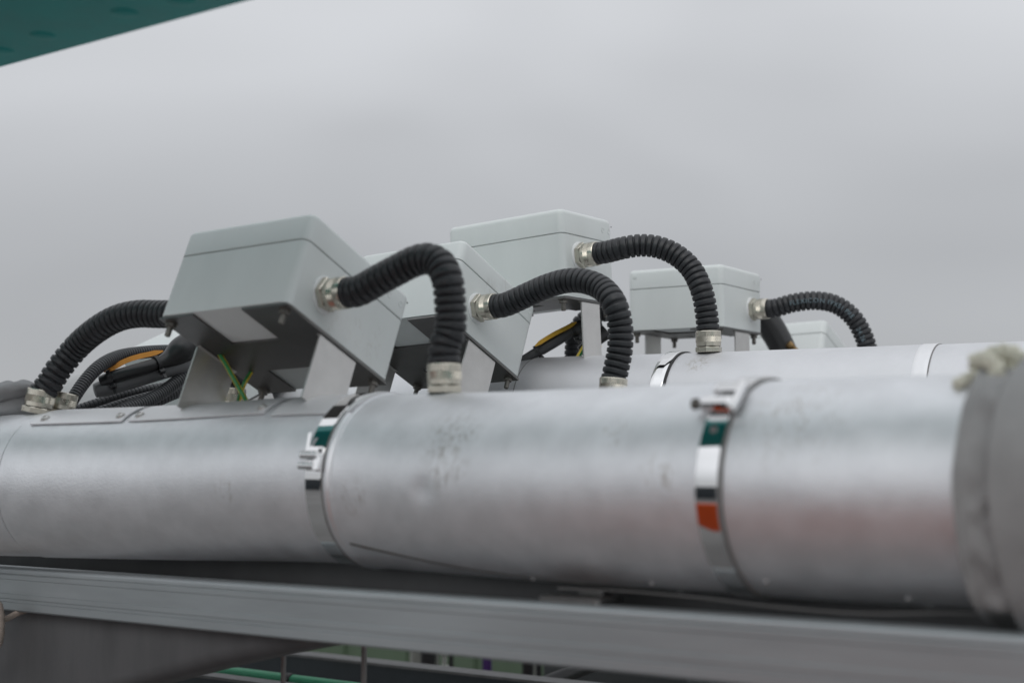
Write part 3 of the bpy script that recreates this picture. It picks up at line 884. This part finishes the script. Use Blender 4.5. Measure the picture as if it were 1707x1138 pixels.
# ------------------------------------------------------------------ cables behind the second box
yc = 2.62
cm, Pm = cable('black cable with a yellow label slanting up behind the second tilted box', [G(868, 604, yc), G(893, 588, yc), G(925, 569, yc), G(955, 551, yc), G(975, 543, yc), G(1000, 532, yc)], .0115, M_cable, lambda f: .8 if f < .25 else (.92 if f < .72 else 1.25))
tie(cm, Pm, Pm.near(897), .0125, Vector((.6, -.3, -1))); tie(cm, Pm, Pm.near(957), .0135, Vector((.6, -.3, -1)))
ribbon('yellow label strip lying along the cable behind the second tilted box', [G(892, 577, yc - .012), G(905, 568, yc - .013), G(925, 556, yc - .014), G(945, 546, yc - .014), G(961, 537, yc - .014)], .0095, M_yellow)
hose('black corrugated hose bending down behind the pale bracket leg', [G(1010, 520, yc + .12), G(985, 527, yc + .12), G(968, 540, yc + .12), G(959, 562, yc + .12), G(956, 590, yc + .12), G(956, 640, yc + .12)], .0176, .0098, .0022)
earth_wire('green and yellow earth wire slanting beside the pale bracket leg', [G(990, 548, yc - .03), G(978, 570, yc - .03), G(962, 598, yc - .03)], .0042, -.7)
earth_wire('short green and yellow earth wire at the foot of the pale bracket leg', [G(1000, 575, yc - .02), G(992, 588, yc - .02), G(986, 600, yc - .02)], .0042, .7)
cable('black rubber sleeve low behind the pale bracket leg', [G(967, 586, yc + .04), G(980, 577, yc + .04), G(998, 560, yc + .04), G(1010, 550, yc + .04)], .0125, M_boot, lambda f: .8 + .6 * f)
# boot under the small upright box
yd = 3.2
cable('thick black tapered sleeve hanging from the small upright junction box', [G(1262, 515, yd), G(1278, 535, yd), G(1292, 556, yd), G(1306, 583, yd), G(1313, 600, yd)], .031, M_boot, lambda f: 1.02 - .12 * f)
bo, _ = cable('small brass cable end poking from the black sleeve behind the rear pipe', [G(1313, 572, yd - .03), G(1320, 578, yd - .03), G(1332, 588, yd - .03)], .0075, M_brass, lambda f: 1.15 if f < .4 else .8)

# ------------------------------------------------------------------ rail, gusset, rods
thR = R_(39.2)
aR = Vector((math.cos(thR), -math.sin(thR), 0)); nR = Vector((math.sin(thR), math.cos(thR), 0))
pR = G(853, 1000, 1.60)
zr = pR.z
rail = thing('support_rail', 'long grey galvanised channel rail running under the front pipe', 'rail', at(pR))
ZV = Vector((0, 0, 1))
poly = [(0, -.064), (.003, -.0665), (.10, -.0665), (.10, -.012), (.04, -.012), (.04, -.0015)]
for a in range(0, 91, 15):
    poly.append((.0062 - .0062 * math.sin(R_(a)), -.0062 + .0062 * math.cos(R_(a))))
poly += [(.0, -.010), (.0008, -.0112), (.0, -.0124), (.0, -.0185), (.0009, -.0195), (.0009, -.040), (.0, -.041), (.0, -.0475), (.0016, -.0485), (.0016, -.0525), (.0, -.0535)]
m = MB(); m.extrude(poly, pR - aR * 2.6, nR, ZV, aR, 4.2); m.build('channel', M_rail, rail, angle=25)
m = MB(); m.extrude([(.115, -.064), (.121, -.064), (.121, .022), (.115, .022)], pR - aR * 2.6, nR, ZV, aR, 4.2); m.build('back_flange', M_flange, rail, smooth=False)
# saddle between pipe and rail
for px in (985,):
    pS = PA.frame(sA(px + 20))[0]
    q = (pS - pR).dot(aR)
    top = pS.z - (RR if px > 500 else RL) - zr
    sd = thing('pipe_saddle', 'low metal saddle between pipe and rail at the pipe seam' if px > 500 else 'low metal saddle under the left pipe joint on the rail', 'saddle', at(pR + aR * q))
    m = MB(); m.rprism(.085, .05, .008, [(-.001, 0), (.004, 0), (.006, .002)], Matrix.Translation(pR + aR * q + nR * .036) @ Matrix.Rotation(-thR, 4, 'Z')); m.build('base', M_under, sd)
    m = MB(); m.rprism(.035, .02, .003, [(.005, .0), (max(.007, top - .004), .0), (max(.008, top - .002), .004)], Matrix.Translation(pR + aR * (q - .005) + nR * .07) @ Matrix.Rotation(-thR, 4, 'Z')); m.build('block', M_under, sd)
# thin wire that trails along the rail under the pipe
def under_pipe(px, dz):
    p = PA.frame(sA(px))[0]; return Vector((p.x, p.y, p.z - RR - dz)) - nR * .03
cw = thing('trailing_wire', 'thin brown grey wire lying along the rail under the front pipe', 'wire', at(under_pipe(1100, .004)))
Pw = Path([under_pipe(960, .004), under_pipe(1060, .002), under_pipe(1180, .0035), under_pipe(1320, .0075), under_pipe(1450, .0085), under_pipe(1600, .003), under_pipe(1760, .0)])
m = MB(); m.sweep(Pw, lin(0, Pw.len, 60), lambda q, a: .0012, 10); m.build('sheath', M_dgrey, cw)
# gusset plate
def on_rail_plane(px, py, off):
    o = Vector((0, 0, CZ)); r = ray(px, py); return o + r * ((pR + nR * off - o).dot(nR) / r.dot(nR))
edge = [(-420, 1300), (-200, 1255), (0, 1205), (130, 1170), (230, 1143), (330, 1117), (420, 1097), (480, 1085.5), (530, 1078), (580, 1072)]
gs = thing('gusset_plate', 'dark weathered steel plate with a curved lower edge under the left of the rail', 'plate', at(on_rail_plane(200, 1100, .03)))
m = MB(); rows = []
for (x, y) in edge:
    b_ = on_rail_plane(x, y, .022)
    u0 = b_ + nR * .0
    top = Vector((b_.x, b_.y, zr - .055))
    row = [top, b_ + ZV * .022]
    for a in (15, 30, 45, 60, 75, 90):
        row.append(b_ + nR * (.022 - .022 * math.cos(R_(a))) + ZV * (.022 - .022 * math.sin(R_(a))))
    row += [b_ + nR * .08, b_ + nR * .08 + ZV * .03, top + nR * .08]
    rows.append(row)
k = len(rows[0])
for r_ in rows: m.v += r_
for i in range(len(rows) - 1):
    for j in range(k):
        m.f.append([i * k + j, i * k + (j + 1) % k, (i + 1) * k + (j + 1) % k, (i + 1) * k + j])
m.f.append(list(range(k))); m.f.append(list(range((len(rows) - 1) * k, len(rows) * k)))
m.build('plate', M_gusset, gs, angle=50)
for px, lb in ((473, 'thin grey steel rod hanging under the rail, beside the gusset plate'), (607, 'thin grey steel rod hanging under the rail, right of the gusset plate')):
    p = on_rail_plane(px, 1085, .16)
    o = thing('hanger_rod', lb, 'rod', at(Vector((p.x, p.y, zr - .4))))
    m = MB(); m.lathe([(.0038, -.62), (.0038, -.060)], 14, at(Vector((p.x, p.y, zr)))); m.build('rod', M_dgrey, o)

# ------------------------------------------------------------------ canvas, rope, strap
def fold(v, amp, sc):
    return amp * (mnoise.noise(v * sc) + .5 * mnoise.noise(v * sc * 2.3))
def canvas_tube(path, s0, s1, rfun, m_, parent, nm, n=110, k=60, amp=.004, sc=14, caps=False, thick=True):
    m = MB(); sl = lin(s0, s1, k)
    for q in sl:
        p, t, u, w = path.frame(q)
        f = (q - s0) / (s1 - s0)
        up = (ZV - t * t.z).normalized(); side = t.cross(up)
        if side.y > 0: side = -side
        for i in range(n):
            a = 2 * math.pi * i / n
            d = side * math.cos(a) + up * math.sin(a)
            base = p + d * .11
            m.v.append(p + d * (rfun(f, a) + fold(base + t * 0, amp, sc)))
    for j in range(k - 1):
        for i in range(n):
            a, b_ = j * n + i, j * n + (i + 1) % n
            m.f.append([a, b_, b_ + n, a + n])
    # hem turned in
    base = len(m.v); p, t, u, w = path.frame(sl[0])
    for i in range(n):
        v = m.v[i]; m.v.append(v + (p - v) * .05 + t * .002)
    for i in range(n):
        m.f.append([i, (i + 1) % n, base + (i + 1) % n, base + i])
    return m.build(nm, m_, parent, angle=70)
s_f = sA(1668)
cv = thing('canvas_cover', 'grey canvas cover wrapped round the right end of the front pipe', 'canvas cover', at(PA.frame(s_f)[0]))
def rf1(f, a):
    e = math.sin(a)
    sag = .010 * max(0, -e) ** 2
    hem = .004 * math.exp(-((f - .02) / .03) ** 2)
    gath = -.0012 * math.exp(-((f - .42) / .10) ** 2)
    fl = .0022 * max(0, math.sin(a * 5 + f * 9 + 2)) * math.sin(math.pi * min(1, f * 2.2)) + .004 * max(0, math.sin(a * 3 + 1.2 - f * 5)) * f
    cr = 0
    for (f0, a0, sl, wd, am) in ((.45, .05, 1.2, .10, .0045), (.40, -.35, -1.5, .09, .004), (.55, -.75, 1.0, .12, .005), (.5, .6, -1.0, .12, .0035), (.6, -1.1, -.8, .14, .005)):
        aa = (a - a0 + math.pi) % (2 * math.pi) - math.pi
        x = aa - sl * (f - f0) * .5
        cr += am * (max(0, 1 - abs(x) / wd) - .5 * max(0, 1 - abs(x + wd * 1.2) / wd)) * min(1, f * 3.5)
    return .1140 + cr * 1.3 + sag + .0015 * math.sin(a * 7 + 1) * (1 - f) + hem + gath + fl
canvas_tube(PA, s_f, s_f + .11, rf1, M_canvas, cv, 'inner_wrap', amp=.0042, sc=24)
def rf2(f, a):
    e = math.sin(a)
    g_ = math.sin(math.pi * min(1, f * 1.02)) ** .5 if f > .5 else 1
    f = f * 2 if f < .5 else 1
    return .1120 + (.0155 + .010 * f) * g_ + .008 * max(0, -e) ** 2 * g_ + .008 * max(0, e) ** 2 * f * g_ + .003 * math.sin(a * 4 + f * 6)
canvas_tube(PA, sA(1738), sA(1738) + .55, rf2, M_canvas, cv, 'outer_wrap', amp=.006, sc=9)
def rope(label, pts, R0, twist=140., nm='rope_knot'):
    return pts
kn = G(1665, 628, 1.38)
rk = thing('rope_knot', 'knotted off white rope on top of the canvas cover', 'rope', at(kn))
def rope_mb(pts, R0, tw=230.):
    P = Path(pts, step=.002); m = MB(); sl = lin(0, P.len, max(16, int(P.len / .0018)))
    for k_ in range(3):
        st = []
        for q in sl:
            p, t, u, w = P.frame(q); a = tw * q + k_ * 2.0944
            st.append(p + (u * math.cos(a) + w * math.sin(a)) * R0 * .52)
        m.sweep(Path(st, step=.01), None or lin(0, Path(st, step=.01).len, len(sl)), lambda q, a: R0 * .56, 8)
    return m
yk = 1.325
rope_mb([G(1592, 643, yk - .01), G(1606, 637, yk - .01), G(1622, 628, yk), G(1640, 622, yk), G(1658, 628, yk - .01), G(1672, 640, yk - .015), G(1688, 634, yk - .01), G(1690, 615, yk), G(1676, 606, yk + .01), G(1655, 612, yk)], .0062).build('tail', M_rope, rk)
rope_mb([G(1622, 604, yk + .01), G(1634, 600, yk - .0), G(1650, 602, yk - .015), G(1662, 616, yk - .02), G(1656, 634, yk - .02), G(1640, 640, yk - .012), G(1632, 628, yk - .0)], .0078).build('loop', M_rope, rk)
rope_mb([G(1642, 600, yk + .012), G(1662, 590, yk + .01), G(1682, 588, yk + .005), G(1698, 596, yk), G(1702, 615, yk), G(1694, 636, yk - .005), G(1676, 644, yk - .012), G(1660, 636, yk - .02)], .0085).build('loop', M_rope, rk)
rope_mb([G(1690, 640, yk - .006), G(1712, 652, yk), G(1740, 650, yk + .03), G(1790, 640, yk + .1)], .0075).build('cord', M_rope, rk)
# rumpled canvas at the left pipe end
yq = yl + .05
cl = thing('canvas_cover', 'rumpled grey canvas heaped on the far left end of the front pipe', 'canvas cover', at(G(0, 690, yq)))
Pq = Path([G(-190, 700, yq + .1), G(-90, 684, yq + .05), G(-30, 678, yq + .02), G(20, 674, yq + .02), G(62, 678, yq + .05), G(95, 690, yq + .1)])
m = MB(); n, k = 72, 70; sl = lin(0, Pq.len, k)
for q in sl:
    p, t, u, w = Pq.frame(q); f = q / Pq.len
    for i in range(n):
        a = 2 * math.pi * i / n
        r = .037 * (1 - .35 * max(0, (f - .6) / .4)) + .0045 * math.sin(a * 3 + f * 14) + .004 * math.sin(a * 5 - f * 22 + 1)
        v = p + (u * math.cos(a) + w * math.sin(a)) * r
        m.v.append(v + (u * math.cos(a) + w * math.sin(a)) * fold(v, .006, 24))
for j in range(k - 1):
    for i in range(n):
        a, b_ = j * n + i, j * n + (i + 1) % n
        m.f.append([a, b_, b_ + n, a + n])
m.f.append(list(range(n))); m.f.append(list(range((k - 1) * n, k * n)))
m.build('cloth', M_canvasl, cl, angle=80)
Pq2 = Path([G(-160, 690, yq + .02), G(-80, 672, yq - .01), G(-25, 664, yq - .02), G(12, 652, yq - .015), G(36, 646, yq + .0), G(58, 656, yq + .03), G(70, 672, yq + .05)])
m = MB(); sl = lin(0, Pq2.len, k)
for q in sl:
    p, t, u, w = Pq2.frame(q); f = q / Pq2.len
    for i in range(n):
        a = 2 * math.pi * i / n
        v = p + (u * math.cos(a) * .8 + w * math.sin(a) * 1.5) * (.0165 * (1 - .3 * f) + .002 * math.sin(a * 2 + f * 11))
        m.v.append(v + (u * math.cos(a) + w * math.sin(a)) * fold(v, .004, 34))
for j in range(k - 1):
    for i in range(n):
        a, b_ = j * n + i, j * n + (i + 1) % n
        m.f.append([a, b_, b_ + n, a + n])
m.f.append(list(range(n))); m.f.append(list(range((k - 1) * n, k * n)))
m.build('fold', M_canvasl, cl, angle=80)
# pale canvas round the rear pipe at the left
s_pl = sB(60)
cp = thing('canvas_cover', 'pale canvas sleeve over the rear pipe behind the left hose', 'canvas cover', at(PB.frame(s_pl)[0]))
canvas_tube(PB, sB(-120), sB(330), lambda f, a: .112 + .040 * (1 / (1 + math.exp(-(f - .66) * 16))) * max(0, math.sin(a)) ** 1.0 + .001 * math.sin(a * 6 + f * 12), M_canvas2, cp, 'sleeve', amp=.002)
# strap round the rail at the far left
ys = on_rail_plane(5, 1045, -.02).y
st = thing('canvas_strap', 'beige woven strap end looped round the rail at the left edge', 'strap', at(G(0, 1045, ys)))
m = MB(); Ps = Path([G(-60, 985, ys), G(-30, 992, ys - .005), G(-9, 1012, ys - .008), G(-6, 1040, ys - .008), G(-9, 1068, ys - .006), G(-28, 1092, ys), G(-60, 1104, ys + .01)])
m.sweep(Ps, lin(0, Ps.len, 40), lambda q, a: .0115 * (1 + .12 * math.sin(a * 2 + 1)) + .0006 * math.sin(q * 900), 20); m.build('strap_loop', M_strap, st, angle=70)
m = MB(); Ps = Path([G(-10, 1036, ys + .02), G(12, 1030, ys + .02), G(30, 1021, ys + .022), G(50, 1014, ys + .03)]); m.sweep(Ps, lin(0, Ps.len, 14), lambda q, a: .0042 + .001 * math.sin(a * 2), 14); m.build('strap_tail', M_strap, st)

# ------------------------------------------------------------------ teal overhead beam
zt = .53
def at_h(px, py, h):
    r = ray(px, py); r = r * (h / r.z); return Vector((r.x, r.y, r.z + CZ))
e0, e1 = at_h(0, 115, zt), at_h(430, 0, zt)
dT = (e1 - e0).normalized(); nT = Vector((-dT.y, dT.x, 0))
if nT.y < 0: nT = -nT
bt = thing('overhead_beam', 'dark teal painted steel beam crossing overhead at the upper left', 'beam', at(e0))
m = MB(); prof = [(0, .006), (0, .30), (-.34, .30), (-.34, .006)]
for a in range(0, 91, 18): prof.append((-.334 - .006 * math.cos(R_(a)), .006 - .006 * math.sin(R_(a))))
for a in range(0, 91, 18): prof.append((-.006 + .006 * math.sin(R_(a)), .006 - .006 * math.cos(R_(a))))
m.extrude(prof, e0 - dT * 3, nT, ZV, dT, 7.5); m.build('girder', M_teal, bt, angle=30)
def under(px, py):
    return at_h(px, py, zt)
for px, py in ((208, 22), (72, 60), (2, 85), (303, 3), (-70, 104), (395, -24)):
    p = under(px, py)
    m = MB(); m.lathe([(.017, .001), (.0155, -.0006), (.012, -.0015), (.008, -.0021), (.003, -.0024)], 24, at(p)); m.build('bolt_head', M_teal, bt, angle=60)
# posts that carry it
for q in (-2.4, 3.6):
    m = MB(); pp = e0 + dT * q - nT * .17
    m.box((pp.x, pp.y, (CZ + zt) / 2), (.16, .16, CZ + zt - .002)); m.build('post', M_teal, bt, smooth=False)

# ------------------------------------------------------------------ orange barrier beside the photographer (seen mirrored in the cladding and the clamps)
bb = Vector((-.72, .74, 0))
ob = thing('safety_barrier', 'orange plastic barrier board standing beside the camera, mirrored in the right clamp', 'barrier', at(bb))
F = Matrix.Translation(Vector((bb.x, bb.y, 0))) @ Matrix.Rotation(-thR, 4, 'Z')
m = MB(); m.rprism(1.15, .05, .02, [(.42, .01), (.43, 0), (1.13, 0), (1.14, .01)], F); m.build('board', M_orangeb, ob)
for sx in (-.45, .45):
    m = MB(); m.rprism(.06, .34, .02, [(.0, 0), (.05, 0), (.06, .01)], F @ at((sx, 0, 0))); m.build('foot', M_black, ob)
    m = MB(); m.rprism(.04, .03, .008, [(.055, 0), (.424, 0)], F @ at((sx, 0, 0))); m.build('upright', M_orangeb, ob)

pw = -nR * 5.6  # unseen wall added to put a dark strip into the clamp reflections
pwall = thing('unseen_dark_wall', 'dark wall added out of view behind the camera, mirrored in the clamps', 'wall', at(Vector((pw.x, pw.y, 0))))
m = MB(); m.rprism(14, .25, .01, [(0, 0), (1.38, 0), (1.4, .01)], Matrix.Translation(Vector((pw.x, pw.y, 0))) @ Matrix.Rotation(-thR, 4, 'Z')); m.build('wall_body', M_beam, pwall)
m = MB(); m.rprism(14.1, .32, .02, [(1.401, .01), (1.41, 0), (1.46, 0), (1.47, .01)], Matrix.Translation(Vector((pw.x, pw.y, 0))) @ Matrix.Rotation(-thR, 4, 'Z')); m.build('coping', M_edge, pwall)

# ------------------------------------------------------------------ what shows through the gap under the rail
def along(px0, py0, px1, py1, dd):
    """line through two pixels kept parallel to the rail; dd is forward distance at the first pixel"""
    a = G(px0, py0, dd); return a
def bg_beam(label, pa, da, h, depth, top, L0=2.2, L1=4.0, m_=M_beam, nm='floor_beam'):
    a = G(*pa, da); o = thing(nm, label, 'beam', at(a))
    m = MB(); m.extrude([(0, -h), (depth, -h), (depth, -.006), (0, -.006)], a - aR * L0, nR, ZV, aR, L0 + L1); m.build('web', m_, o, smooth=False)
    m = MB(); m.extrude([(-.004, -.006), (depth, -.006), (depth, 0), (-.004, 0)], a - aR * L0, nR, ZV, aR, L0 + L1); m.build('flange', M_edge, o, smooth=False)
    return o
bg_beam('dark blue steel beam with a pale top edge, seen under the rail', (690, 1111), 3.3, .062, .06, 0)
bg_beam('lower dark steel beam with a pale edge at the bottom of the gap', (400, 1132), 3.0, .06, .04, 0)
# green tubes with black joints
a = G(440, 1128, 3.12)
prev = None
for i, (t0, t1) in enumerate(((-1.2, -.26), (-.245, .075), (.09, .36), (.375, 1.0))):
    names = ('green tube length farthest left under the rail, mostly hidden', 'green tube length in full view between its two black joints', 'short green tube length past the second black joint', 'green tube length running out under the frame')
    o = thing('green_tube', names[i], 'tube', at(a + aR * t0), 'green tubes in the floor frame')
    m = MB(); Pg = Path([a + aR * t0, a + aR * (t0 * .6 + t1 * .4), a + aR * t1]); m.sweep(Pg, lin(0, Pg.len, 8), lambda q, an: .0135, 20); m.build('tube', M_tube, o)
    m = MB(); m.lathe([(.0115, -.004), (.0155, -.003), (.0155, .016), (.0115, .018)], 20, frameM(a + aR * t1, aR)); m.build('joint', M_black, o)
w0 = G(850, 1090, 6.2)
wl = thing('sheet_wall', 'dark green sheet metal wall beyond the floor frame', 'wall', at(Vector((w0.x, w0.y, 0))))
m = MB()
for i in range(60):
    q = -6 + i * .2
    m.extrude([(0, 0), (.02, 0), (.02, CZ - .25), (0, CZ - .25)], Vector((w0.x, w0.y, 0)) + aR * q + nR * (.012 if i % 2 else 0), nR, ZV, aR, .2)
m.build('corrugated_sheet', M_wall, wl, smooth=False)
def post(px, dd, w, m_, label, nm='post', lean=0.):
    p = G(px, 1100, dd); o = thing(nm, label, 'post', at(Vector((p.x, p.y, 0))))
    m = MB(); m.rprism(w, w, w * .2, [(0, 0), (CZ - .28, 0)], Matrix.Translation(Vector((p.x, p.y, 0))) @ Matrix.Shear('XY', 4, (lean, 0)) if False else Matrix.Translation(Vector((p.x, p.y, 0)))); m.build('upright', m_, o)
post(697, 4.6, .05, M_pale, 'grey post in the gap, just left of the wide black post')
post(714, 4.5, .045, M_black, 'wide black post in the gap under the rail')
post(729, 4.55, .012, M_pale, 'thin pale post right of the wide black post')
post(752, 4.5, .014, M_black, 'thin black post beside the small metal bracket')
post(812, 4.5, .028, M_purple, 'purple post in the gap under the rail')
post(880, 4.4, .034, M_black, 'black post left of the thin pale strip near the diagonal strut')
post(891, 4.45, .008, M_pale, 'thin pale strip between the two black posts near the strut')
post(898, 4.5, .018, M_black, 'narrow black post right of the thin pale strip')
p = G(741, 1104, 3.6); o = thing('small_bracket', 'small grey metal bracket sitting on the dark blue beam', 'bracket', at(p))
m = MB(); m.lathe([(.011, -.016), (.011, -.006), (.006, -.004), (.006, .018), (.010, .019), (.010, .026)], 14, at(p)); m.build('stud', M_pale, o)
p0, p1 = G(880, 1150, 3.1), G(985, 1108, 3.3)
o = thing('diagonal_strut', 'black diagonal strut at the right end of the gap', 'strut', at(p0))
Pd = Path([p0, p0.lerp(p1, .5), p1 + (p1 - p0) * .5]); m = MB(); m.sweep(Pd, lin(0, Pd.len, 6), lambda q, an: .016, 16); m.build('bar', M_black, o)
p = G(1075, 1120, 3.9); o = thing('equipment_cabinet', 'dark grey cabinet behind the rail at the right end of the gap', 'cabinet', at(Vector((p.x, p.y, 0))))
m = MB(); m.rprism(.46, .3, .01, [(0, 0), (CZ - .37, 0), (CZ - .365, .005)], Matrix.Translation(Vector((p.x, p.y, 0))) @ Matrix.Rotation(-thR, 4, 'Z')); cb_ = m.build('housing', mat('cabinet_paint', (.045, .05, .052), .5), o)
m = MB(); m.rprism(.38, .006, .002, [(0, 0), (.6, 0)], Matrix.Translation(Vector((p.x, p.y, .35))) @ Matrix.Rotation(-thR, 4, 'Z') @ at((0, -.1535, 0))); m.build('door', M_beam, o)
